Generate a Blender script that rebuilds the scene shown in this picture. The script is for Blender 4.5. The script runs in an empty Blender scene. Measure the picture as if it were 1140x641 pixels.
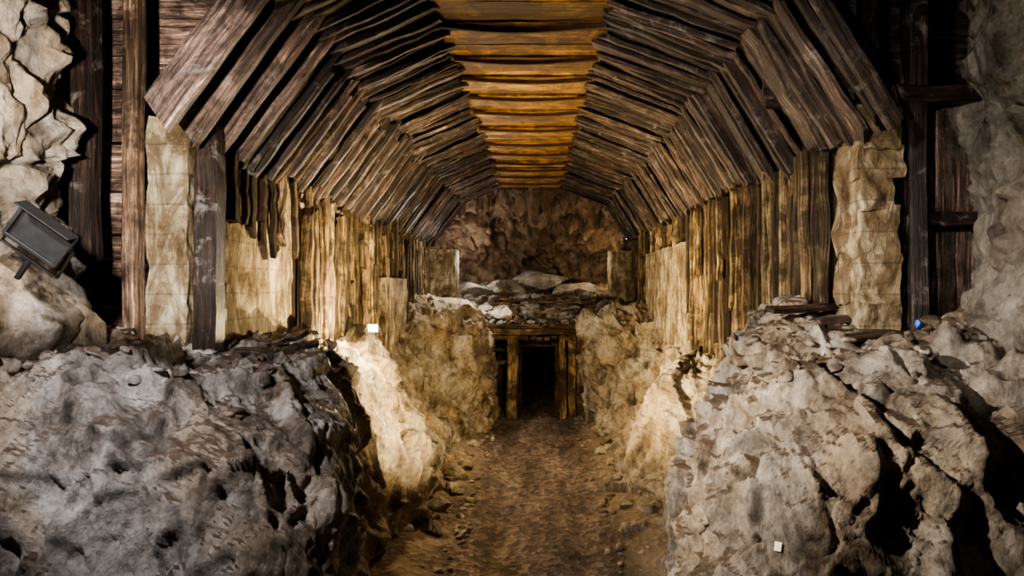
import bpy, math, random, bmesh
import numpy as np
from mathutils import Vector, noise, Matrix
random.seed(7)
R=random.uniform
F=760.0; ZC=3.3
def wx(px,y): return (px-596)*y/F
def wz(py,y): return ZC-(py-320)*y/F

# ---------------------------------------------------------------- materials
def newmat(name):
    m=bpy.data.materials.new(name); m.use_nodes=True
    nt=m.node_tree
    b=nt.nodes['Principled BSDF']
    b.inputs['Specular IOR Level'].default_value=.3
    return m,nt,b
def N(nt,t,**k):
    n=nt.nodes.new(t)
    for a,v in k.items():
        if a in n.inputs: n.inputs[a].default_value=v
        else: setattr(n,a,v)
    return n
def ramp(nt,fac,stops):
    r=nt.nodes.new('ShaderNodeValToRGB')
    e=r.color_ramp.elements
    while len(e)<len(stops): e.new(0.5)
    for i,(p,c) in enumerate(stops):
        e[i].position=p; e[i].color=(c[0],c[1],c[2],1)
    nt.links.new(fac,r.inputs[0]); return r
def mix(nt,a,b,fac,mode='MIX'):
    m=nt.nodes.new('ShaderNodeMix'); m.data_type='RGBA'; m.blend_type=mode
    for s,v in ((0,fac),(6,a),(7,b)):
        if hasattr(v,'links'): nt.links.new(v,m.inputs[s])
        elif s==0: m.inputs[0].default_value=v
        else: m.inputs[s].default_value=(v[0],v[1],v[2],1)
    return m.outputs[2]
def noise_tex(nt,vec,scale,detail=8,rough=.6,dist=0):
    n=nt.nodes.new('ShaderNodeTexNoise')
    n.inputs['Scale'].default_value=scale; n.inputs['Detail'].default_value=detail
    n.inputs['Roughness'].default_value=rough; n.inputs['Distortion'].default_value=dist
    nt.links.new(vec,n.inputs['Vector']); return n.outputs['Fac']
def mapping(nt,vec,scale=(1,1,1),rot=(0,0,0)):
    m=nt.nodes.new('ShaderNodeMapping'); m.inputs['Scale'].default_value=scale; m.inputs['Rotation'].default_value=rot
    nt.links.new(vec,m.inputs['Vector']); return m.outputs[0]
def bump(nt,h,b,strength=.6,dist=.03,prev=None):
    n=nt.nodes.new('ShaderNodeBump'); n.inputs['Strength'].default_value=strength; n.inputs['Distance'].default_value=dist
    nt.links.new(h,n.inputs['Height'])
    if prev is not None: nt.links.new(prev,n.inputs['Normal'])
    if b is not None: nt.links.new(n.outputs[0],b.inputs['Normal'])
    return n.outputs[0]

def wood_mat(name,stops,stain=.6,stain_col=(.02,.013,.01),bs=.8,rough=.75,bloom=0):
    m,nt,b=newmat(name)
    uv=N(nt,'ShaderNodeUVMap').outputs[0]
    geo=N(nt,'ShaderNodeNewGeometry').outputs['Position']
    g=noise_tex(nt,mapping(nt,uv,(1.2,16,1)),1.6,8,.7,.5)
    g2=noise_tex(nt,mapping(nt,uv,(3,60,1)),1.2,4,.6)
    c=ramp(nt,g,stops).outputs[0]
    att=N(nt,'ShaderNodeVertexColor'); att.layer_name='Col'
    c=mix(nt,c,att.outputs[0],1.0,'MULTIPLY')
    big=noise_tex(nt,geo,2.1,7,.74,.6)
    r2=ramp(nt,big,[(.40,(0,0,0)),(.55,(1,1,1))])
    mm=N(nt,'ShaderNodeMath',operation='MULTIPLY'); nt.links.new(r2.outputs[0],mm.inputs[0]); mm.inputs[1].default_value=stain
    c=mix(nt,c,stain_col,mm.outputs[0])
    if bloom:
        e=noise_tex(nt,geo,4.5,8,.75,.4)
        er=ramp(nt,e,[(.56,(0,0,0)),(.68,(bloom,bloom,bloom))])
        c=mix(nt,c,(.40,.37,.37),er.outputs[0])
    nt.links.new(c,b.inputs['Base Color'])
    b.inputs['Roughness'].default_value=rough
    n1=bump(nt,g,None,bs,.03)
    bump(nt,g2,b,bs*.6,.01,n1)
    return m

def rock_mat(name,stops,crack=.85,tint=(.55,.36,.16),tf=.5,bs=1.0,soil=0,k=1.0):
    m,nt,b=newmat(name)
    gn=N(nt,'ShaderNodeNewGeometry'); geo=gn.outputs['Position']
    g=noise_tex(nt,geo,1.4,10,.68,.3)
    c=ramp(nt,g,[(p,[x*k for x in col]) for p,col in stops]).outputs[0]
    t=noise_tex(nt,geo,.8,6,.6,1.0)
    tr=ramp(nt,t,[(.45,(0,0,0)),(.60,(tf,tf,tf))])
    c=mix(nt,c,[x*k for x in tint],tr.outputs[0])
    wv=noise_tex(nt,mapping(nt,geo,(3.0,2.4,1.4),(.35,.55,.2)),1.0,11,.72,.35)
    wr=ramp(nt,wv,[(.35,(.05,.038,.03)),(.43,(.5,.46,.42)),(.52,(1,1,1)),(.66,(1.4,1.39,1.37))])  # crevice shade put into the colour, darkest where the bump dips
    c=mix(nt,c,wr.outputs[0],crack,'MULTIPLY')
    f=noise_tex(nt,geo,16,8,.76)
    fr=ramp(nt,f,[(.34,(.5,.48,.46)),(.66,(1.28,1.28,1.28))])
    c=mix(nt,c,fr.outputs[0],.8,'MULTIPLY')
    if soil:
        sx=N(nt,'ShaderNodeSeparateXYZ'); nt.links.new(gn.outputs['True Normal'],sx.inputs[0])
        ad=N(nt,'ShaderNodeMath',operation='ADD'); nt.links.new(sx.outputs[2],ad.inputs[0])
        mu=N(nt,'ShaderNodeMath',operation='MULTIPLY'); nt.links.new(t,mu.inputs[0]); mu.inputs[1].default_value=.6
        nt.links.new(mu.outputs[0],ad.inputs[1])
        mr=N(nt,'ShaderNodeMapRange'); nt.links.new(ad.outputs[0],mr.inputs[0]); mr.inputs[1].default_value=1.0; mr.inputs[2].default_value=1.17; mr.inputs[4].default_value=soil
        sc=ramp(nt,f,[(.3,(.035,.022,.015)),(.7,(.15,.10,.07))])
        c=mix(nt,c,sc.outputs[0],mr.outputs[0])
    nt.links.new(c,b.inputs['Base Color'])
    b.inputs['Roughness'].default_value=.55
    n1=bump(nt,wv,None,bs,.12)
    n2=bump(nt,g,None,bs*.8,.10,n1)
    bump(nt,f,b,bs*.7,.022,n2)
    return m

def simple_mat(name,col,rough=.6,metal=0,emit=None,es=0):
    m,nt,b=newmat(name)
    geo=N(nt,'ShaderNodeNewGeometry').outputs['Position']
    g=noise_tex(nt,geo,14,5,.6)
    r=ramp(nt,g,[(.3,[k*.7 for k in col]),(.7,[min(1,k*1.15) for k in col])])
    nt.links.new(r.outputs[0],b.inputs['Base Color'])
    b.inputs['Roughness'].default_value=rough; b.inputs['Metallic'].default_value=metal
    if emit: b.inputs['Emission Color'].default_value=(*emit,1); b.inputs['Emission Strength'].default_value=es
    return m

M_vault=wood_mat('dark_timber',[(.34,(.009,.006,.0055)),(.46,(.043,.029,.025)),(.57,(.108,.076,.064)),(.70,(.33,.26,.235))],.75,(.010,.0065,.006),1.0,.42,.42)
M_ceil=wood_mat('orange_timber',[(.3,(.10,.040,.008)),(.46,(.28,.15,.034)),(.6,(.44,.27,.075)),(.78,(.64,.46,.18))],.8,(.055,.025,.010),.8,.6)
M_wall=wood_mat('pale_timber',[(.36,(.018,.011,.007)),(.46,(.15,.105,.058)),(.57,(.38,.30,.175)),(.72,(.70,.60,.40))],.85,(.025,.015,.009),1.0)
ST=[(.32,(.15,.125,.11)),(.45,(.30,.27,.245)),(.57,(.44,.405,.375)),(.72,(.66,.62,.58))]
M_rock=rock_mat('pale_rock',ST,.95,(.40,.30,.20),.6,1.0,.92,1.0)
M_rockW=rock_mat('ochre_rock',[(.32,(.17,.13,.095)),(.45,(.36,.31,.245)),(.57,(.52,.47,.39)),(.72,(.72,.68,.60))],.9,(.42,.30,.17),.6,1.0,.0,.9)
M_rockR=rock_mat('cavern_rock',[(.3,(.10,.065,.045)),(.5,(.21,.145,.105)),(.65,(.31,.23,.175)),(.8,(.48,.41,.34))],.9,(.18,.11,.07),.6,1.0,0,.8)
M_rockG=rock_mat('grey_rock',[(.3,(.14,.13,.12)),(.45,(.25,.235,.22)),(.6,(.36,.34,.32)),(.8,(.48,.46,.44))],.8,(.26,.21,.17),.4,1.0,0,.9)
M_stone=rock_mat('white_stone',[(.3,(.45,.41,.38)),(.5,(.65,.6,.56)),(.8,(.85,.82,.78))],.4,(.5,.4,.3),.2)

def conc_mat():
    m,nt,b=newmat('stained_concrete')
    geo=N(nt,'ShaderNodeNewGeometry').outputs['Position']
    g=noise_tex(nt,geo,2.2,9,.7,.6)
    c=ramp(nt,g,[(.34,(.12,.085,.05)),(.46,(.34,.28,.19)),(.6,(.57,.51,.39)),(.8,(.76,.72,.61))]).outputs[0]
    st=noise_tex(nt,mapping(nt,geo,(3,3,1.0)),1.5,8,.76,.8)
    sr=ramp(nt,st,[(.40,(1,1,1)),(.53,(.22,.15,.095))])
    c=mix(nt,c,sr.outputs[0],.8,'MULTIPLY')
    sx=N(nt,'ShaderNodeSeparateXYZ'); nt.links.new(geo,sx.inputs[0])
    mu=N(nt,'ShaderNodeMath',operation='MULTIPLY'); nt.links.new(sx.outputs[2],mu.inputs[0]); mu.inputs[1].default_value=3.7
    fr=N(nt,'ShaderNodeMath',operation='FRACT'); nt.links.new(mu.outputs[0],fr.inputs[0])
    lr=ramp(nt,fr.outputs[0],[(0,(.4,.4,.4)),(.05,(1,1,1)),(.97,(1,1,1)),(1,(.45,.45,.45))])
    mk=ramp(nt,g,[(.40,(0,0,0)),(.50,(.8,.8,.8))])
    c=mix(nt,c,mix(nt,(1,1,1),lr.outputs[0],mk.outputs[0]),1,'MULTIPLY')
    nt.links.new(c,b.inputs['Base Color']); b.inputs['Roughness'].default_value=.85
    n1=bump(nt,g,None,.9,.06); n1=bump(nt,st,None,.6,.04,n1)
    f=noise_tex(nt,geo,30,5,.7); bump(nt,f,b,.5,.008,n1)
    return m
M_conc=conc_mat()
def floor_mat():
    m,nt,b=newmat('gravel_floor')
    geo=N(nt,'ShaderNodeNewGeometry').outputs['Position']
    g=noise_tex(nt,mapping(nt,geo,(1.6,.35,1)),1.3,8,.65,.3)
    c=ramp(nt,g,[(.3,(.055,.039,.034)),(.5,(.115,.086,.073)),(.64,(.19,.147,.12)),(.8,(.32,.26,.21))]).outputs[0]
    v=N(nt,'ShaderNodeTexVoronoi'); v.inputs['Scale'].default_value=13; nt.links.new(geo,v.inputs['Vector'])
    c=mix(nt,c,ramp(nt,v.outputs['Color'],[(.3,(.55,.55,.55)),(.8,(1.9,1.85,1.8))]).outputs[0],.7,'MULTIPLY')
    f=noise_tex(nt,geo,30,5,.8)
    fr=ramp(nt,f,[(.35,(.5,.5,.5)),(.65,(1.4,1.4,1.4))])
    c=mix(nt,c,fr.outputs[0],.8,'MULTIPLY')
    sx=N(nt,'ShaderNodeSeparateXYZ'); nt.links.new(geo,sx.inputs[0])
    ab=N(nt,'ShaderNodeMath',operation='ABSOLUTE'); nt.links.new(sx.outputs[0],ab.inputs[0])
    big=noise_tex(nt,geo,.55,4,.6)
    ad=N(nt,'ShaderNodeMath',operation='ADD'); nt.links.new(ab.outputs[0],ad.inputs[0]); nt.links.new(big,ad.inputs[1])
    mr=N(nt,'ShaderNodeMapRange'); nt.links.new(ad.outputs[0],mr.inputs[0]); mr.inputs[1].default_value=1.5; mr.inputs[2].default_value=1.8; mr.inputs[4].default_value=.4
    c=mix(nt,c,(.36,.28,.19),mr.outputs[0])
    nt.links.new(c,b.inputs['Base Color']); b.inputs['Roughness'].default_value=.9
    n1=bump(nt,v.outputs[0],None,.9,.04); n1=bump(nt,f,None,.9,.03,n1); bump(nt,g,b,.5,.06,n1)
    return m
M_floor=floor_mat()
M_black=simple_mat('black_metal',(.012,.012,.013),.45,.3)
M_glass=simple_mat('lamp_glass',(.9,.85,.7),.3,0,(1,.85,.6),25)
M_tag=simple_mat('white_tag_paint',(.85,.85,.82),.5)
M_blue=simple_mat('blue_plastic',(.03,.12,.6),.4)

# ---------------------------------------------------------------- mesh builder
class MB:
    def __init__(s): s.v=[];s.f=[];s.uv=[];s.c=[]
    def beam(s,p0,p1,wd,w,t,col=(1,1,1),seg=5,jit=.006,taper=.0,skew=.02):
        p0=Vector(p0);p1=Vector(p1); d=(p1-p0); L=d.length; d.normalize()
        wd=Vector(wd); wd=(wd-d*wd.dot(d)).normalized(); td=d.cross(wd)
        base=len(s.v); off=(R(0,50),R(0,50))
        ch=min(w,t)*.12
        prof=[(-w/2+ch,-t/2),(w/2-ch,-t/2),(w/2,-t/2+ch),(w/2,t/2-ch),(w/2-ch,t/2),(-w/2+ch,t/2),(-w/2,t/2-ch),(-w/2,-t/2+ch)]
        vv=[0]
        for k in range(8):
            a=prof[k];b=prof[(k+1)%8]; vv.append(vv[-1]+math.hypot(a[0]-b[0],a[1]-b[1]))
        e0=[R(-skew,skew) for _ in range(2)]; e1=[R(-skew,skew) for _ in range(2)]
        for i in range(seg+1):
            f=i/seg; ox=R(-jit,jit);oy=R(-jit,jit); sc=1-taper*f+R(-.04,.04)
            for (a,b) in prof:
                sh=0
                if i==0: sh=e0[0]*(a/w*2)+e0[1]*.3+R(-skew,skew)*.3
                if i==seg: sh=e1[0]*(a/w*2)+e1[1]*.3+R(-skew,skew)*.3
                s.v.append(p0+d*(L*f+sh)+wd*(a*sc+ox)+td*(b*sc+oy))
        for i in range(seg):
            for k in range(8):
                k2=(k+1)%8
                s.f.append((base+i*8+k,base+i*8+k2,base+(i+1)*8+k2,base+(i+1)*8+k))
                u0=L*i/seg+off[0];u1=L*(i+1)/seg+off[0]
                s.uv.append([(u0,vv[k]+off[1]),(u0,vv[k+1]+off[1]),(u1,vv[k+1]+off[1]),(u1,vv[k]+off[1])])
                s.c.append(col)
        for i,rev in ((0,True),(seg,False)):
            idx=[base+i*8+k for k in range(8)]
            u=[(off[0]+prof[k][0]*.4,off[1]+prof[k][1]) for k in range(8)]
            if rev: idx=idx[::-1];u=u[::-1]
            s.f.append(tuple(idx)); s.uv.append(u); s.c.append(tuple(x*.9 for x in col))
    def raw(s,verts,faces,col=(1,1,1)):
        b=len(s.v); s.v+= [Vector(v) for v in verts]
        for f in faces:
            s.f.append(tuple(b+i for i in f)); s.uv.append([(0,0)]*len(f)); s.c.append(col)
    def build(s,name,mat,smooth=False,parent=None):
        me=bpy.data.meshes.new(name); me.from_pydata([tuple(v) for v in s.v],[],s.f)
        uvl=me.uv_layers.new(name='UVMap')
        flat=[c for f in s.uv for p in f for c in p]; uvl.data.foreach_set('uv',flat)
        ca=me.color_attributes.new('Col','FLOAT_COLOR','CORNER')
        cf=[]
        for f,c in zip(s.f,s.c): cf+=[c[0],c[1],c[2],1]*len(f)
        ca.data.foreach_set('color',cf)
        me.materials.append(mat)
        if smooth: me.polygons.foreach_set('use_smooth',[True]*len(me.polygons))
        o=bpy.data.objects.new(name,me); bpy.context.collection.objects.link(o)
        if parent: o.parent=parent
        return o
def tone(lo,hi,warm=.1):
    a=lo+(hi-lo)*random.random()**1.3; return (a*R(1,1+warm),a,a*R(1-warm,1))

# ---------------------------------------------------------------- rock displacement
ROT=Matrix.Rotation(.3,3,'X')@Matrix.Rotation(.45,3,'Y')
def facet(p,s,amp,seed):
    q=Vector((p[0]*s+seed,p[1]*s+seed*1.7,p[2]*s-seed))
    q=q+noise.noise_vector(q*.9)*.3
    d,pts=noise.voronoi(q)
    c=pts[0]; h=noise.cell_vector(c*41.3+Vector((seed,0,0)))
    e=d[1]-d[0]
    k=min(1,e/.13); k=k*k*(3-2*k)
    crack=-(1-k)*.15
    return amp*(((q-c).dot(h-Vector((.5,.5,.5)))*2.5+(h.x-.5)*.7)*k+crack)
def rockdisp(p,seed,big,mid,small):
    v=ROT@Vector(p); v=Vector((v.x*1.15,v.y*.9,v.z*.8))
    r=facet(v,.75,big,seed)+facet(v,1.9,mid,seed+5)+facet(v,4.5,small*1.3,seed+9)
    r+= noise.fractal(v*2.2+Vector((seed,0,0)),.75,2.1,7)*small*1.4
    return r
def grid_obj(name,P,mat,seed,big,mid,small,flip=False,mat2=None,split=0):
    nr,nc,_=P.shape
    du=np.gradient(P,axis=0); dv=np.gradient(P,axis=1)
    n=np.cross(du,dv); ln=np.linalg.norm(n,axis=2,keepdims=True); ln[ln==0]=1; n/=ln
    if flip: n=-n
    D=np.array([rockdisp(p,seed,big,mid,small) for p in P.reshape(-1,3).tolist()]).reshape(nr,nc)
    Q=(P+n*D[:,:,None]).reshape(-1,3)
    idx=np.arange(nr*nc).reshape(nr,nc)
    a=idx[:-1,:-1].ravel();b=idx[1:,:-1].ravel();c=idx[1:,1:].ravel();d=idx[:-1,1:].ravel()
    Fc=np.stack([a,b,c,d] if not flip else [a,d,c,b],1)
    me=bpy.data.meshes.new(name); me.from_pydata(Q.tolist(),[],Fc.tolist())
    me.materials.append(mat); me.polygons.foreach_set('use_smooth',[True]*len(me.polygons))
    if mat2:
        me.materials.append(mat2)
        fy=Q[a][:,1]+.5*np.array([noise.noise(Vector(q)*1.2) for q in Q[a]])
        me.polygons.foreach_set('material_index',(fy>split).astype(np.int32).tolist())
    o=bpy.data.objects.new(name,me); bpy.context.collection.objects.link(o); return Q.reshape(nr,nc,3)
def sweep(sections,rows,ncol):
    ys=[s[0] for s in sections]; C=np.array([s[1] for s in sections],float)
    K=C.shape[1]
    def sm(xq,xp,fp):
        m=np.gradient(fp,xp); out=np.zeros(len(xq))
        for i,x in enumerate(xq):
            j=min(max(np.searchsorted(xp,x)-1,0),len(xp)-2); h=xp[j+1]-xp[j]; t=(x-xp[j])/h
            out[i]=(2*t**3-3*t**2+1)*fp[j]+(t**3-2*t**2+t)*h*m[j]+(-2*t**3+3*t**2)*fp[j+1]+(t**3-t**2)*h*m[j+1]
        return out
    G=np.zeros((len(rows),K,2))
    for k in range(K):
        for a in range(2): G[:,k,a]=sm(rows,np.array(ys,float),C[:,k,a])
    P=np.zeros((len(rows),ncol,3)); kp=np.arange(K,dtype=float)
    L=np.linalg.norm(np.diff(G.mean(0),axis=0),axis=1); cum=np.concatenate([[0],np.cumsum(L)])
    q=np.interp(np.linspace(0,cum[-1],ncol),cum,kp)
    for r in range(len(rows)):
        P[r,:,0]=sm(q,kp,G[r,:,0]); P[r,:,2]=sm(q,kp,G[r,:,1]); P[r,:,1]=rows[r]
    return P

rows=np.concatenate([np.arange(2.8,3.8,.025),np.arange(3.8,4.9,.010),np.arange(4.9,8.5,.020),np.arange(8.5,19.2,.038)])
Lsec=[
(2.8,[(-1.3,-.2),(-1.2,.0),(-1.3,.1),(-1.5,.15),(-2.4,.2),(-3.4,.3),(-5,.4)]),
(3.6,[(-1.5,-.2),(-1.25,.4),(-1.3,.7),(-1.5,.95),(-2.3,1.0),(-3.3,1.1),(-5,1.3)]),
(4.2,[(-1.7,-.2),(-1.3,.8),(-1.25,1.35),(-1.42,1.8),(-2.2,2.15),(-3.2,2.3),(-5,2.4)]),
(4.75,[(-1.8,-.2),(-1.4,.9),(-1.32,1.7),(-1.55,2.15),(-2.2,2.5),(-3.2,2.62),(-5,2.7)]),
(5.6,[(-1.9,-.2),(-1.6,.8),(-1.55,1.7),(-1.7,2.35),(-2.2,2.6),(-3.2,2.68),(-5,2.75)]),
(7,[(-2.0,-.2),(-1.85,.8),(-1.9,1.8),(-2.05,2.45),(-2.45,2.68),(-3.0,2.72),(-5,2.8)]),
(8.5,[(-1.75,-.2),(-1.75,.8),(-2.0,1.7),(-2.3,2.4),(-2.6,2.6),(-3.0,2.65),(-4.5,2.7)]),
(10.5,[(-1.45,-.2),(-1.6,.7),(-1.95,1.5),(-2.3,2.2),(-2.7,2.45),(-3.0,2.5),(-4,2.5)]),
(12.5,[(-1.7,-.2),(-1.85,.4),(-2.25,.9),(-2.6,1.6),(-2.8,2.0),(-3.0,2.2),(-4,2.3)]),
(14.5,[(-1.45,-.2),(-1.65,.4),(-2.0,.8),(-2.4,1.5),(-2.7,2.1),(-3.0,2.3),(-4,2.5)]),
(15.8,[(-1.1,-.2),(-1.15,.6),(-1.3,1.4),(-1.5,2.3),(-1.9,2.75),(-2.5,2.85),(-4,2.9)]),
(19.2,[(-1.3,-.2),(-1.3,.6),(-1.35,1.4),(-1.4,2.1),(-1.9,2.5),(-2.5,2.7),(-4,2.9)]),
]
Rsec=[
(2.8,[(1.3,-.2),(1.2,.0),(1.4,.1),(1.7,.2),(2.4,.3),(3.2,.5),(5,.6)]),
(3.6,[(1.2,-.2),(1.1,.4),(1.25,.75),(1.6,1.1),(2.2,1.4),(3.0,1.6),(5,1.7)]),
(4.2,[(1.2,-.2),(1.02,.7),(1.15,1.4),(1.5,2.05),(2.2,2.4),(3.0,2.45),(5,2.5)]),
(4.7,[(1.2,-.2),(1.0,.8),(1.18,1.6),(1.5,2.25),(2.15,2.65),(3.0,2.68),(5,2.75)]),
(5.6,[(1.35,-.2),(1.2,.8),(1.35,1.7),(1.6,2.4),(2.2,2.75),(3.0,2.8),(5,2.85)]),
(6.8,[(1.6,-.2),(1.5,.8),(1.7,1.7),(2.0,2.5),(2.4,3.05),(2.9,3.05),(5,2.95)]),
(8.2,[(1.7,-.2),(1.75,.7),(2.0,1.5),(2.3,2.2),(2.55,2.5),(2.85,2.55),(4,2.6)]),
(9.5,[(1.75,-.2),(1.9,.4),(2.2,.9),(2.5,1.5),(2.7,1.9),(2.9,2.1),(4,2.2)]),
(11,[(1.4,-.2),(1.55,.5),(1.8,1.1),(2.05,1.8),(2.4,2.15),(2.8,2.2),(4,2.2)]),
(13,[(1.5,-.2),(1.7,.4),(2.1,.8),(2.4,1.4),(2.6,1.9),(2.8,2.1),(4,2.2)]),
(15,[(1.4,-.2),(1.5,.4),(1.8,.9),(2.1,1.6),(2.5,2.1),(2.8,2.3),(4,2.5)]),
(16.2,[(1.25,-.2),(1.3,.6),(1.4,1.5),(1.5,2.3),(2.0,2.7),(2.6,2.8),(4,2.9)]),
(19.2,[(1.35,-.2),(1.35,.6),(1.4,1.4),(1.45,2.1),(2.0,2.5),(2.6,2.7),(4,2.9)]),
]
PL=sweep(Lsec,rows,280); PR=sweep(Rsec,rows,280)
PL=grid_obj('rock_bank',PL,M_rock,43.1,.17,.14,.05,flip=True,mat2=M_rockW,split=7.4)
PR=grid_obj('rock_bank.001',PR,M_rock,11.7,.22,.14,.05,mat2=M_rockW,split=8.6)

def vwall(name,path,z0,z1,nu,nv,mat,seed,flip,big=.35,mid=.14,small=.04):
    path=np.array(path,float); t=np.linspace(0,len(path)-1,nu); k=np.arange(len(path))
    X=np.interp(t,k,path[:,0]);Y=np.interp(t,k,path[:,1]); Z=np.linspace(z0,z1,nv)
    P=np.zeros((nu,nv,3)); P[:,:,0]=X[:,None];P[:,:,1]=Y[:,None];P[:,:,2]=Z[None,:]
    return grid_obj(name,P,mat,seed,big,mid,small,flip)
vwall('wall_left',[(-6,6.75),(-4.3,6.3),(-3.9,5.5),(-3.6,4.4),(-3.45,3),(-3.4,0),(-3.6,-3)],-.2,8.2,330,200,M_rock,21,True,.2,.16,.06)
vwall('wall_right',[(6,6.6),(3.9,6.2),(3.6,5.5),(3.4,4.4),(3.25,3),(3.3,0),(3.5,-3)],-.2,8.2,330,200,M_rockG,33,False,.16,.12,.05)
vwall('wall_back',[(-4,-3),(0,-3.3),(4,-3)],-.2,8.2,60,60,M_rockG,37,False)

def floor():
    xs=np.linspace(-4.2,4.2,150); ys=np.concatenate([np.arange(-3.5,6,.12),np.arange(6,24,.06)])
    P=np.zeros((len(ys),len(xs),3)); P[:,:,0]=xs[None,:];P[:,:,1]=ys[:,None]
    X=P[:,:,0]
    P[:,:,2]=.05*np.clip((np.abs(X)-.55)/1.0,0,1)**2*3 - .05*np.exp(-((np.abs(X-.05)-.55)/.12)**2)
    for r in range(len(ys)):
        for c in range(len(xs)):
            v=Vector((xs[c],ys[r],0)); P[r,c,2]+=noise.fractal(v*1.5,.9,2,5)*.06
    idx=np.arange(len(ys)*len(xs)).reshape(len(ys),len(xs))
    a=idx[:-1,:-1].ravel();b=idx[1:,:-1].ravel();c=idx[1:,1:].ravel();d=idx[:-1,1:].ravel()
    me=bpy.data.meshes.new('floor'); me.from_pydata(P.reshape(-1,3).tolist(),[],np.stack([a,d,c,b],1).tolist())
    me.materials.append(M_floor); me.polygons.foreach_set('use_smooth',[True]*len(me.polygons))
    o=bpy.data.objects.new('floor',me); bpy.context.collection.objects.link(o)
floor()
def plane_rock(name,x0,x1,y0,y1,z,nx,ny,mat,seed):
    P=np.zeros((ny,nx,3)); P[:,:,0]=np.linspace(x0,x1,nx)[None,:];P[:,:,1]=np.linspace(y0,y1,ny)[:,None];P[:,:,2]=z
    grid_obj(name,P,mat,seed,.4,.15,.05,True)
plane_rock('ceiling',-6,6,-3.5,7.2,8.0,120,110,M_rockG,5)

_bm=bmesh.new(); bmesh.ops.create_icosphere(_bm,subdivisions=4,radius=1)
ICO_V=[v.co.copy() for v in _bm.verts]; ICO_F=[tuple(v.index for v in f.verts) for f in _bm.faces]; _bm.free()
_bm=bmesh.new(); bmesh.ops.create_icosphere(_bm,subdivisions=2,radius=1)
ICO2_V=[v.co.copy() for v in _bm.verts]; ICO2_F=[tuple(v.index for v in f.verts) for f in _bm.faces]; _bm.free()
def boulder(mb,c,s,hi=True,flat=1.0):
    V=ICO_V if hi else ICO2_V; Fc=ICO_F if hi else ICO2_F
    pl=[]
    for _ in range(12):
        n=Vector((R(-1,1),R(-1,1),R(-1,1))).normalized(); pl.append((n,R(.45,.8)))
    rot=Matrix.Rotation(R(0,6.28),3,'Z')@Matrix.Rotation(R(-.5,.5),3,'X')
    if isinstance(s,tuple): rot=Matrix.Rotation(R(-.3,.3),3,'Z')@Matrix.Rotation(R(-.2,.2),3,'Y')
    sd=R(0,90); out=[]
    sx,sy,sz=s if isinstance(s,tuple) else (s*R(.8,1.3),s*R(.8,1.3),s*R(.5,.9)*flat)
    for v in V:
        p=v.copy()
        for n,d in pl:
            k=p.dot(n)
            if k>d: p-=n*(k-d)
        p*=1+noise.fractal(v*2.5+Vector((sd,0,0)),.9,2,4)*.08
        p=rot@Vector((p.x*sx,p.y*sy,p.z*sz)); out.append(Vector(c)+p)
    mb.raw(out,Fc)

# ---------------------------------------------------------------- vault
CL=(-1.03,6.25);CR=(.79,6.25);BL=(-2.13,5.75);BR=(2.08,5.75);SL=(-2.97,4.62);SR=(2.74,4.67)
Y0,Y1=5.3,20.0
def inward(a,b):
    d=Vector((b[0]-a[0],0,b[1]-a[1])).normalized(); n=Vector((-d.z,0,d.x))
    mid=Vector(((a[0]+b[0])/2,0,(a[1]+b[1])/2))
    if n.dot(Vector((0,0,3.5))-mid)<0: n=-n
    return d,n
vault=bpy.data.objects.new('timber_vault',None); bpy.context.collection.objects.link(vault)
def panel(nm,a,b,y0,y1,wr,ext0,ext1,mat,lo,hi,jn=.04,tilt=.24,warm=.15,miss=.05):
    mb=MB(); d,n=inward(a,b); y=y0
    while y<y1:
        w=R(*wr)*(1.25 if y<7.5 else 1)
        if random.random()<.2: w*=.55
        if y>8 and random.random()<miss: y+=w*.7; continue
        e0=R(*ext0);e1=R(*ext1); off=R(-jn,jn)+.05*noise.noise(Vector((y*.8,a[0],0)))
        p0=Vector((a[0],y+w/2,a[1]))-d*e0+n*off; p1=Vector((b[0],y+w/2,b[1]))+d*e1+n*(off+R(-.04,.04))
        wd=Vector((0,1,0))-n*(tilt+R(-.2,.2))
        p1.y+=R(-.06,.06)
        mb.beam(p0,p1,wd,w*R(.85,1.08),R(.045,.08),tone(lo,hi,warm),7,.012,R(-.15,.15),.07)
        y+=w
    mb.build(nm,mat,parent=vault)
panel('boards_lower_left',SL,BL,6.9,Y1,(.11,.27),(-.06,.18),(.0,.1),M_vault,.3,2.0)
panel('boards_lower_right',SR,BR,Y0,Y1,(.13,.3),(-.06,.14),(.0,.1),M_vault,.3,2.0)
panel('boards_upper_left',BL,CL,5.3,Y1,(.10,.24),(.0,.10),(.0,.05),M_vault,.3,1.9)
panel('boards_upper_right',BR,CR,5.3,Y1,(.10,.24),(.0,.10),(.0,.05),M_vault,.3,1.9)
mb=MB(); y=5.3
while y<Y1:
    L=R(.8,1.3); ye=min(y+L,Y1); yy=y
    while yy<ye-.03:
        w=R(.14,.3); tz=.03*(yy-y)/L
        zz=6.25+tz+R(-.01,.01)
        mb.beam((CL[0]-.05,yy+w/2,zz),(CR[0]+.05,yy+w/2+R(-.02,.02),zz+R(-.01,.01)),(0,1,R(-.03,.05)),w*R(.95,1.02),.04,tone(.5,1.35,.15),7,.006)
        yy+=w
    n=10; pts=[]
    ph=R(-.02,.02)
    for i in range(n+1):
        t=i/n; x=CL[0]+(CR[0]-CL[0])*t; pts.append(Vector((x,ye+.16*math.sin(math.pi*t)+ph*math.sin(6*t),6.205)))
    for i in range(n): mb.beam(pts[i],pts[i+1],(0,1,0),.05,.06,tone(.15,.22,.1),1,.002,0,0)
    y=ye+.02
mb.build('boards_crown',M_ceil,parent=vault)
mb=MB(); d,n=inward(SL,BL)
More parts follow.
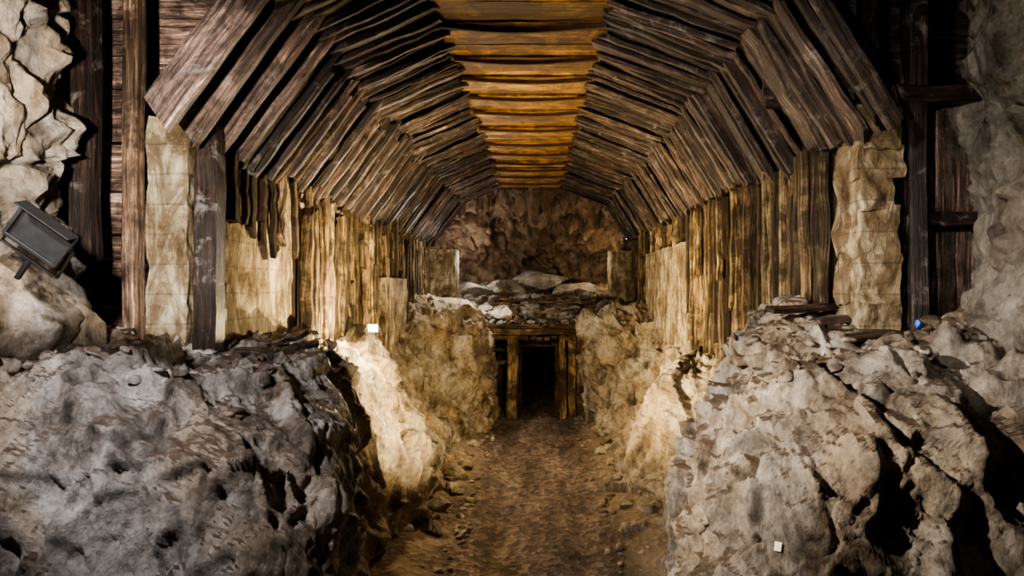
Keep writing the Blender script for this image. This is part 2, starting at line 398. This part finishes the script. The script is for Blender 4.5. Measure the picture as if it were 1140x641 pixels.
for i,(yy,ex,dp) in enumerate([(5.36,-.06,.30),(5.82,.0,.28),(6.3,.05,.28),(6.75,.0,.26)]):
    p0=Vector((SL[0],yy,SL[1]))-d*ex-n*.02; p1=Vector((BL[0],yy,BL[1]))+d*.25-n*.02
    mb.beam(p0,p1,n,dp,.10,(3.0,2.95,3.1) if i==0 else (2.3,2.1,2.0),8,.006,0,.08)
    p0=Vector((SL[0],yy+.22,SL[1]))-d*(ex-.15)-n*.16; p1=Vector((BL[0],yy+.22,BL[1]))+d*.1-n*.16
    mb.beam(p0,p1,(0,1,0),.34,.06,tone(.5,.8),8,.006,0,.08)
yy=7.15
while yy<12.5:
    p0=Vector((SL[0],yy,SL[1]))-d*R(-.05,.14)+n*.06; p1=Vector((BL[0],yy,BL[1]))-d*R(.0,.3)+n*.05
    mb.beam(p0,p1,n,.15,.07,tone(.6,1.9),6,.008,0,.06); yy+=R(.34,.55)
d,n=inward(SR,BR)
for yy in (5.25,6.2,7.3,8.6,10,11.5):
    p0=Vector((SR[0],yy,SR[1]))-d*R(0,.12)+n*.03; p1=Vector((BR[0],yy,BR[1]))+n*.03
    mb.beam(p0,p1,n,.13,.07,tone(.8,1.8),6,.006,0,.06)
mb.build('haunch_ribs',M_vault,parent=vault)
mb=MB()
for (x,z,t0,w,ys) in ((BL[0]-.06,BL[1]+.08,.5,.16,5.4),(BR[0]+.06,BR[1]+.08,.5,.16,5.4),(CL[0],CL[1]+.1,.4,.14,5.4),(CR[0],CR[1]+.1,.4,.14,5.4),(SL[0]-.12,SL[1]+.02,.5,.18,6.9),(SR[0]+.12,SR[1]+.02,.5,.18,6.3)):
    mb.beam((x,ys,z),(x,Y1,z),(1,0,0),w,w,tone(t0,t0+.2),20,.01)
mb.build('purlins',M_vault,parent=vault)
mb=MB()
pts=[(-3.25,4.5),(-3.2,4.75),(-2.28,5.98),(-1.1,6.5),(.88,6.5),(2.25,5.98),(2.98,4.8),(3.05,4.5)]
V=[];Fc=[]
for yy in (6.6,Y1+.1):
    for p in pts: V.append((p[0],yy,p[1]))
k=len(pts)
for i in range(k-1): Fc.append((i,i+1,k+i+1,k+i))
mb.raw(V,Fc,(.3,.3,.3)); mb.build('backing_shell',M_vault,parent=vault)  # dark shell added behind the boards to block light

# ---------------------------------------------------------------- hall side walls
def wall_box(name,x0,x1,y0,y1,z0,z1,mat,amp=.02,seed=1,parent=None,cuts=30):
    bm=bmesh.new(); bmesh.ops.create_cube(bm,size=1)
    bmesh.ops.subdivide_edges(bm,edges=bm.edges,cuts=cuts,use_grid_fill=True)
    for v in bm.verts:
        v.co=Vector(((x0+x1)/2+v.co.x*(x1-x0),(y0+y1)/2+v.co.y*(y1-y0),(z0+z1)/2+v.co.z*(z1-z0)))
        v.co+=noise.noise_vector(v.co*3+Vector((seed,0,0)))*amp+noise.noise_vector(v.co*9)*amp*.6
    me=bpy.data.meshes.new(name); bm.to_mesh(me); bm.free(); me.materials.append(mat)
    o=bpy.data.objects.new(name,me); bpy.context.collection.objects.link(o)
    if parent: o.parent=parent
    return o
wall_box('wall_hall_left',-3.5,-3.1,6.5,20.2,1.6,4.75,M_conc,.02,2)
wall_box('wall_hall_right',2.9,3.3,6.2,20.2,1.6,4.8,M_conc,.02,5)

mb=MB()
y=6.6
while y<18.6:
    w=R(.06,.17)
    if y<8.6:
        z1=4.62; z0=4.15-R(0,.4)-.08*(y-6.6)
        if random.random()<.35: y+=w; continue
    else:
        z1=4.62-R(0,.5); z0=2.25+R(-.2,.35)-.02*(y-8)
        if 13.2<y<14.9: z0=3.6+R(-.2,.2)
        if random.random()<.2: y+=w; continue
    x=-3.01+R(-.05,.09)
    mb.beam((x,y+w/2,z0),(x+R(-.02,.02),y+w/2+R(-.05,.05),z1),(0,1,0),w*R(.5,.9),R(.05,.16),tone(.1,1.7,.12),8,.014,0,.07)
    if random.random()<.3 and y>8.6:
        x+=.09; h=R(.7,1.9); mb.beam((x,y+w/2,z0+R(0,.1)),(x,y+w/2+R(-.05,.05),z0+h),(0,1,0),w*.6,.07,tone(.3,1.2,.2),6,.012,0,.08)
    y+=w
y=8.7
while y<18.6:
    w=R(.15,.3); mb.beam((-3.10,y+w/2,2.1),(-3.10,y+w/2,4.6-R(0,.5)),(0,1,0),w*.97,.04,tone(.12,.4),5,.004); y+=w*(2.0 if random.random()<.25 else 1)  # dark-toned backing added over the concrete so the gaps look shaded
mb.build('timber_wall_lining',M_wall)
mb=MB(); y=6.5
while y<18.8:
    w=R(.06,.17); z1=4.65; z0=2.2+R(-.15,.35)
    if random.random()<.2: y+=w; continue
    if y<8.5: z0=2.75+R(-.1,.1)
    if 11.9<y<16.6: z0=4.1+R(-.1,.1)
    x=2.80+R(-.09,.045)
    mb.beam((x,y+w/2,z0),(x+R(-.02,.02),y+w/2+R(-.05,.05),z1),(0,1,0),w*R(.5,.9),R(.05,.16),tone(.1,1.6,.12),8,.014,0,.07)
    if random.random()<.4 and not 11.7<y<16.8:
        x-=.1; h=R(.9,1.9); mb.beam((x,y+w/2,4.6),(x,y+w/2+R(-.05,.05),4.6-h),(0,1,0),w*.6,.08,tone(.25,1.2,.2),6,.014,0,.08)
    y+=w
y=6.4
while y<18.8:
    w=R(.15,.3); mb.beam((2.90,y+w/2,2.1),(2.90,y+w/2,4.6),(0,1,0),w*.97,.04,tone(.12,.4),5,.004); y+=w*(2.0 if random.random()<.2 else 1)  # same added dark backing, gap shade put into the board colour
mb.build('timber_wall_lining.001',M_wall)
wall_box('concrete_panel',2.66,2.95,11.9,16.5,2.05,4.12,M_conc,.02,8)
wall_box('concrete_panel.001',-3.12,-2.84,12.9,15.1,1.9,3.5,M_conc,.02,9)
wall_box('concrete_pier',-3.1,-2.37,20.2,21.2,2.6,4.45,M_conc,.03,10)
wall_box('concrete_pier.001',2.25,3.0,20.2,21.2,2.9,4.42,M_conc,.03,11)
wall_box('concrete_pier.002',-3.5,-3.14,6.15,6.6,2.5,4.85,M_conc,.04,12)
pier=bpy.data.objects.new('masonry_block_pier',None); bpy.context.collection.objects.link(pier)
z=2.6;i=0
while z<4.8:
    h=R(.2,.45); wall_box('block_%d'%i,2.78+R(-.02,.02),3.13+R(-.04,.03),5.85+R(-.02,.02),6.35,z-.03,min(z+h,4.86),M_conc,.045,20+i,pier,20); z+=h;i+=1

mb=MB()
mb.beam((-2.93,6.15,2.5),(-2.93,6.15,4.75),(1,0,0),.2,.22,(.45,.35,.3),8,.014)
mb.beam((-4.02,6.1,2.5),(-4.02,6.1,8),(1,0,0),.2,.2,(.5,.4,.4),10,.012)
mb.beam((-3.56,6.05,2.5),(-3.56,6.05,8),(1,0,0),.13,.16,(3.6,3.3,2.6),10,.01)
mb.beam((-3.08,6.3,2.5),(-3.08,6.3,4.8),(1,0,0),.07,.12,(.6,.5,.5),8,.012)
mb.build('timber_post_frame',M_vault)
mb=MB(); z=2.4
while z<8:
    h=R(.2,.3)
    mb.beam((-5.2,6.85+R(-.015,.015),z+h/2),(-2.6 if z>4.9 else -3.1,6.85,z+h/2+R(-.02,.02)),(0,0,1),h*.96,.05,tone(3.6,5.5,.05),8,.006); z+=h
mb.build('plank_bulkhead',M_vault)
mb=MB(); z=2.4
while z<8:
    h=R(.2,.3)
    mb.beam((5.2,6.9+R(-.015,.015),z+h/2),(2.3 if z>4.9 else 3.0,6.9,z+h/2+R(-.02,.02)),(0,0,1),h*.96,.05,tone(.8,1.2,.05),8,.006); z+=h
mb.build('plank_bulkhead.001',M_vault)
mb=MB()
mb.beam((3.3,5.95,2.6),(3.3,5.95,8),(1,0,0),.16,.2,(.5,.45,.55),10,.012)
mb.beam((3.05,6.3,4.8),(3.05,6.3,8),(1,0,0),.13,.16,(.6,.5,.5),8,.012)
mb.beam((3.1,5.9,4.97),(4.2,5.9,4.97),(0,0,1),.15,.16,(.5,.45,.45),5,.01)
mb.beam((3.1,5.92,6.0),(4.2,5.92,5.95),(0,0,1),.15,.16,(.5,.4,.4),5,.01)
mb.beam((3.4,6.0,3.9),(4.2,6.0,3.9),(0,0,1),.13,.12,(.6,.5,.5),5,.01)
for k in range(5):
    x=3.45+k*.13; mb.beam((x,6.15+R(-.02,.02),2.7),(x+R(-.02,.02),6.15,4.95-R(0,.1)),(1,0,0),.12,.05,tone(2.2,4.0,.05),8,.01)
mb.build('timber_post_frame.001',M_vault)

# ---------------------------------------------------------------- mine portal
portal=bpy.data.objects.new('mine_portal',None); bpy.context.collection.objects.link(portal)
mb=MB(); YP=17.3
post=lambda x,y,w,zt,z0=-.1,c=(1,1,1),l=0: mb.beam((x,y,z0),(x+l,y,zt),(1,0,0),w,w*.9,c,7,.014)
post(-.60,YP,.27,2.1,c=(1.3,1.2,1.1),l=.03); post(.72,YP+.05,.17,2.1,c=(1.0,.9,.8),l=-.03); post(.93,YP,.2,2.12,c=(1.3,1.15,1.0)); post(1.13,YP+.05,.17,2.1,c=(.9,.8,.7))
mb.beam((-1.5,YP-.02,2.18),(1.6,YP-.02,2.2),(0,0,1),.16,.24,(.8,.7,.6),10,.014)
mb.beam((-1.35,YP-.1,2.06),(-.2,YP-.05,2.05),(0,0,1),.09,.12,(.7,.6,.5),6,.01)
mb.beam((.35,YP-.1,2.36),(1.75,YP-.1,2.24),(0,0,1),.12,.14,(.7,.6,.5),6,.01)
mb.beam((-1.4,YP-.05,2.36),(.1,YP-.05,2.33),(0,0,1),.10,.14,(.6,.5,.42),6,.01)
for k in range(14):
    x=-1.15+k*.18; mb.beam((x,YP,2.02+R(-.02,.02)),(x,YP+3.2,2.0),(1,0,0),.15,.1,tone(.4,.9,.2),6,.01)
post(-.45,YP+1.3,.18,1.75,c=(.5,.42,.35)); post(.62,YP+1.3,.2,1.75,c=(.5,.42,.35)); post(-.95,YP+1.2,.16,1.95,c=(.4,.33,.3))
mb.beam((-1.2,YP+1.3,1.8),(1.2,YP+1.3,1.78),(0,0,1),.17,.17,(.8,.65,.5),6,.01)
mb.beam((-1.15,YP+.5,1.35),(-.4,YP+.5,1.38),(0,0,1),.1,.05,(.9,.75,.6),4,.01)
mb.beam((-1.15,YP+.5,1.7),(-.4,YP+.5,1.66),(0,0,1),.08,.05,(.9,.75,.6),4,.01)
for k in range(6):
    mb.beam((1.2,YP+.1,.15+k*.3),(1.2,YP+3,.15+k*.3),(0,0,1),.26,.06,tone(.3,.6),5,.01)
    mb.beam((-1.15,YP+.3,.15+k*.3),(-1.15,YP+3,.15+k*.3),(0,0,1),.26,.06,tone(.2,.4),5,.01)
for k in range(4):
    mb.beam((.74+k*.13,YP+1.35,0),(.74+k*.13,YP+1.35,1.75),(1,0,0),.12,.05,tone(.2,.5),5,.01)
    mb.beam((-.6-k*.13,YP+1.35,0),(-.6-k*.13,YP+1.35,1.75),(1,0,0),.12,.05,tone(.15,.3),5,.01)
mb.build('portal_timbers',M_wall,parent=portal)
wall_box('wall_adit_end',-1.6,1.6,28.5,28.9,-.2,2.6,M_rockR,.05,3)
wall_box('wall_adit_left',-1.3,-.7,20.4,28.6,-.2,2.4,M_rockR,.06,4)
wall_box('wall_adit_right',.75,1.3,20.4,28.6,-.2,2.4,M_rockR,.06,6)
wall_box('ceiling_adit',-1.3,1.3,20.4,28.6,1.95,2.3,M_rockR,.05,7)
me=bpy.data.meshes.new('floor_adit'); me.from_pydata([(-1.3,23.5,-.01),(1.3,23.5,-.01),(1.3,28.8,-.01),(-1.3,28.8,-.01)],[],[(0,1,2,3)]); me.materials.append(M_floor)
o=bpy.data.objects.new('floor_adit',me); bpy.context.collection.objects.link(o)

# ---------------------------------------------------------------- end cavern
U=np.linspace(0,math.pi,170); Vv=np.linspace(-.05,1.0,130)*math.pi/2
P=np.zeros((len(U),len(Vv),3))
P[:,:,0]=4.3*np.cos(U)[:,None]*np.cos(Vv)[None,:]; P[:,:,1]=19.9+5.0*np.sin(U)[:,None]*np.cos(Vv)[None,:]; P[:,:,2]=2.9+3.7*np.sin(Vv)[None,:]
grid_obj('wall_far',P,M_rockR,51,.7,.35,.08,False)
xs=np.linspace(-3.4,3.4,170); ys=np.linspace(17.35,25,170)
P=np.zeros((170,170,3)); P[:,:,0]=xs[None,:];P[:,:,1]=ys[:,None]
P[:,:,2]=2.32+.16*np.clip(ys-17.8,0,10)[:,None]+.05*np.abs(xs)[None,:]
grid_obj('rubble_slope',P,M_rockR,61,.2,.15,.08,False)
mb=MB()
for k in range(90):
    yy=R(18,24); xx=R(-2.6,2.6); zz=2.4+.16*(yy-17.8); boulder(mb,(xx,yy,zz+.05),R(.1,.36),True)
for (px,py,yy,s) in ((603,312,22.5,(1.2,.8,.5)),(560,322,22,(.9,.6,.4)),(645,322,22.2,(.9,.6,.35)),(525,326,21.5,(.7,.5,.4))):
    boulder(mb,(wx(px,yy),yy,wz(py,yy)),s)
mb.build('rubble_pile',M_rockG,True)
mb=MB()
for k in range(30):
    yy=R(17.5,19.2); boulder(mb,(R(-2.3,-.7),yy,2.5+.1*(yy-17.5)+R(0,.15)),R(.08,.26),True)
for (px,py,yy,s) in ((522,349,17.9,(.32,.3,.17)),(541,344,18.3,(.3,.3,.18)),(514,342,18.8,(.3,.3,.2)),(556,348,18.2,(.2,.2,.12))):
    boulder(mb,(wx(px,yy),yy,wz(py,yy)),s)
mb.build('pale_boulder_heap',M_stone,True)
mb=MB()
for k in range(220):
    yy=R(17.25,18.6); boulder(mb,(R(-1.6,1.9),yy,2.36+.12*(yy-17.3)+R(0,.08)),R(.04,.13),False)
mb.build('portal_lip_debris',M_rockG,False)
mb=MB()
for k in range(22):
    yy=R(17.4,21); x=R(-1.8,2.2); zz=2.55+.16*max(0,yy-17.8)+R(0,.12); a=R(-.5,.5); L=R(.6,1.6)
    mb.beam((x-L/2*math.cos(a),yy-L/2*math.sin(a),zz),(x+L/2*math.cos(a),yy+L/2*math.sin(a),zz+R(-.1,.15)),(0,0,1),.06,.16,tone(.4,1.1),5,.01)
mb.build('fallen_plank_debris',M_wall)

def scatter(name,n,fn,sr,mat):
    mb=MB()
    for k in range(n):
        p=fn(); s=R(*sr); boulder(mb,p,s,s>.10)
    mb.build(name,mat,True)
def bank_pt(P,r0,r1,c0,c1):
    r=random.randint(r0,r1);c=random.randint(c0,c1); return tuple(P[r,c]+np.array([0,0,R(-.02,.02)]))
scatter('ledge_stones',220,lambda:bank_pt(PL,140,320,150,230),(.015,.08),M_rock)
scatter('ledge_stones.001',240,lambda:bank_pt(PR,140,320,135,220),(.015,.10),M_rock)
scatter('ground_stones',300,lambda:(random.choice((-1,1))*R(.9,1.7),R(7,17),.05),(.02,.08),M_rockW)
scatter('ground_stones.001',120,lambda:(random.choice((-1,1))*R(1.25,1.8),R(9,17),.1),(.06,.25),M_rockW)
mb=MB()
for (px,py,yy,s) in ((20,360,5.0,(.5,.5,.55)),(62,378,5.2,(.42,.4,.38)),(98,395,5.3,(.25,.3,.2)),(10,300,5.2,(.5,.5,.5))):
    boulder(mb,(wx(px,yy),yy,wz(py,yy)),s)
mb.build('rock_outcrop',M_rock,True)
mb=MB()
for (x,y,z,a,L) in ((2.55,6.3,3.10,.3,.9),(3.0,5.9,2.95,.1,.9),(3.1,5.7,2.92,-.2,.8),(2.7,6.0,3.0,.0,.7),(2.9,5.6,2.90,.25,.8)):
    mb.beam((x-L/2*math.cos(a),y-L/2*math.sin(a),z),(x+L/2*math.cos(a),y+L/2*math.sin(a),z+R(-.04,.06)),(0,1,.3),.12,.04,tone(.8,1.6),5,.01)
mb.build('loose_plank_pile',M_vault)
mb=MB()
for (x,y,z,a,L) in ((-2.5,6.3,2.72,.2,.6),(-2.3,6.7,2.70,.9,.4),(-2.5,6.8,2.72,-.3,.5),(-3.5,5.8,2.86,2.0,.6),(-3.7,5.8,2.84,.4,.5),(-3.85,5.75,2.88,1.2,.5)):
    mb.beam((x-L/2*math.cos(a),y-L/2*math.sin(a),z),(x+L/2*math.cos(a),y+L/2*math.sin(a),z+R(-.06,.12)),(0,1,.3),.1,.05,tone(.8,1.6),5,.012)
mb.build('loose_plank_pile.001',M_vault)

# ---------------------------------------------------------------- floodlights
def floodlight(name,loc,rot,s=1.0,lit=False):
    e=bpy.data.objects.new(name,None); bpy.context.collection.objects.link(e)
    mb=MB(); w,h,d=.19,.13,.07
    fr=[(-w,0,-h),(w,0,-h),(w,0,h),(-w,0,h)]; bk=[(-w*.7,d*2,-h*.65),(w*.7,d*2,-h*.65),(w*.7,d*2,h*.65),(-w*.7,d*2,h*.65)]
    mb.raw(fr+bk,[(0,4,5,1),(1,5,6,2),(2,6,7,3),(3,7,4,0),(4,7,6,5)])
    for a,b in ((0,1),(1,2),(2,3),(3,0)): mb.beam(fr[a],fr[b],(0,1,0),.035,.025,(1,1,1),2,0,0,0)
    for k in range(6):
        x=-w*.6+k*w*.24; mb.beam((x,d*2.2,-h*.6),(x,d*2.2,h*.6),(0,1,0),.05,.008,(1,1,1),1,0,0,0)
    for sx in (-1,1): mb.beam((sx*(w+.025),.05,0),(sx*(w+.025),.1,-.24),(0,1,0),.03,.01,(1,1,1),2,0,0,0)
    mb.beam((-w-.03,.1,-.24),(w+.03,.1,-.24),(0,1,0),.03,.012,(1,1,1),2,0,0,0)
    mb.beam((0,.1,-.25),(0,.12,-.42),(0,1,0),.035,.035,(1,1,1),2,0,0,0)
    mb.beam((-w-.01,-.06,h+.01),(w+.01,-.06,h+.01),(0,1,0),.14,.01,(1,1,1),1,0,0,0)
    mb.build('housing',M_black,parent=e)
    mg=MB(); mg.raw([(-w*.93,.012,-h*.9),(w*.93,.012,-h*.9),(w*.93,.012,h*.9),(-w*.93,.012,h*.9)],[(0,1,2,3)])
    mg.build('lens',M_glass if lit else M_black,parent=e)
    e.location=loc; e.rotation_euler=rot; e.scale=(s,s,s)
floodlight('floodlight',(-3.08,4.25,3.63),(math.radians(15),math.radians(38),math.radians(15)),.9)
floodlight('floodlight.001',(wx(415,9.6),9.6,wz(366,9.6)+.02),(math.radians(10),0,math.radians(-20)),.45,True)
flat=PR.reshape(-1,3); pxs=596+F*flat[:,0]/flat[:,1]; pys=320-F*(flat[:,2]-ZC)/flat[:,1]
sel=np.where((abs(pxs-860)<4)&(abs(pys-603)<4))[0]
if len(sel):
    q=flat[sel[np.argmin(flat[sel,1])]]
    mb=MB(); mb.raw([(-.02,0,-.02),(.02,0,-.02),(.02,0.01,.03),(-.02,0.01,.03)],[(0,1,2,3)]); o=mb.build('marker_tag',M_tag); o.location=(q[0],q[1]-.04,q[2]); o.rotation_euler=(math.radians(-15),0,math.radians(-35))
mb=MB(); boulder(mb,(wx(1022,5.4),5.4,wz(362,5.4)),(.035,.03,.05)); mb.build('blue_rag',M_blue,True)

# ---------------------------------------------------------------- lights
def spot(name,loc,tgt,power,col,angle=100,blend=.6,size=.06):
    l=bpy.data.lights.new(name,'SPOT'); l.energy=power; l.color=col; l.spot_size=math.radians(angle); l.spot_blend=blend; l.shadow_soft_size=size
    o=bpy.data.objects.new(name,l); bpy.context.collection.objects.link(o); o.location=loc
    o.rotation_euler=(Vector(tgt)-Vector(loc)).to_track_quat('-Z','Y').to_euler()
def pt(name,loc,power,col,size=.06):
    l=bpy.data.lights.new(name,'POINT'); l.energy=power; l.color=col; l.shadow_soft_size=size
    o=bpy.data.objects.new(name,l); bpy.context.collection.objects.link(o); o.location=loc
WARM=(1,.77,.42); WH=(1,.89,.73); COOL=(.97,.95,.97)
spot('lamp_front_left',(-3.0,2.9,4.6),(-2.3,5.3,2.45),720,COOL,78,.9)
spot('lamp_front_right',(-1.7,3.4,4.6),(2.0,5.6,2.3),2300,WH,62,1.0)
spot('lamp_bulkhead',(-2.0,2.2,3.9),(-3.7,6.4,4.6),1600,WH,60,.8)
spot('lamp_vault_right',(-1.9,3.2,3.4),(2.6,8.0,5.4),1500,WH,50,.9)
spot('fill_wall_right',(.3,2.2,4.6),(4.0,5.8,4.2),480,WH,60,.9)  # added fill to lift the dark right wall, not a lamp of the tunnel
spot('lamp_hall_left',(1.3,8.0,.9),(-3.0,9.8,3.4),5000,WARM,70,.9)
spot('lamp_hall_right',(-1.4,8.6,1.2),(2.8,11.5,3.4),4200,WARM,75,.9)
spot('lamp_crown',(0,7.5,.8),(0,11,6.2),1700,WARM,55,.9)
pt('lamp_pit',(wx(415,9.6)+.12,9.3,2.75),240,WARM,.05)
pt('lamp_mid',(0.0,12.5,2.8),380,WARM,.12)
pt('lamp_far_left',(-1.6,17.0,3.9),180,WH)
pt('lamp_cavern_left',(-2.0,21.6,4.2),130,WH)
pt('lamp_cavern_right',(1.9,21.8,4.2),80,WARM)
w=bpy.data.worlds.new('World'); bpy.context.scene.world=w; w.use_nodes=True
w.node_tree.nodes['Background'].inputs[0].default_value=(.5,.45,.4,1); w.node_tree.nodes['Background'].inputs[1].default_value=.02

cam=bpy.data.cameras.new('camera'); cam.lens=24; cam.sensor_width=36; cam.shift_x=-26/1140; cam.clip_start=.05
co=bpy.data.objects.new('camera',cam); bpy.context.collection.objects.link(co)
co.location=(0,0,ZC); co.rotation_euler=(math.pi/2,0,0); bpy.context.scene.camera=co
bpy.context.scene.view_settings.view_transform='AgX'
bpy.context.scene.view_settings.look='AgX - Medium High Contrast'
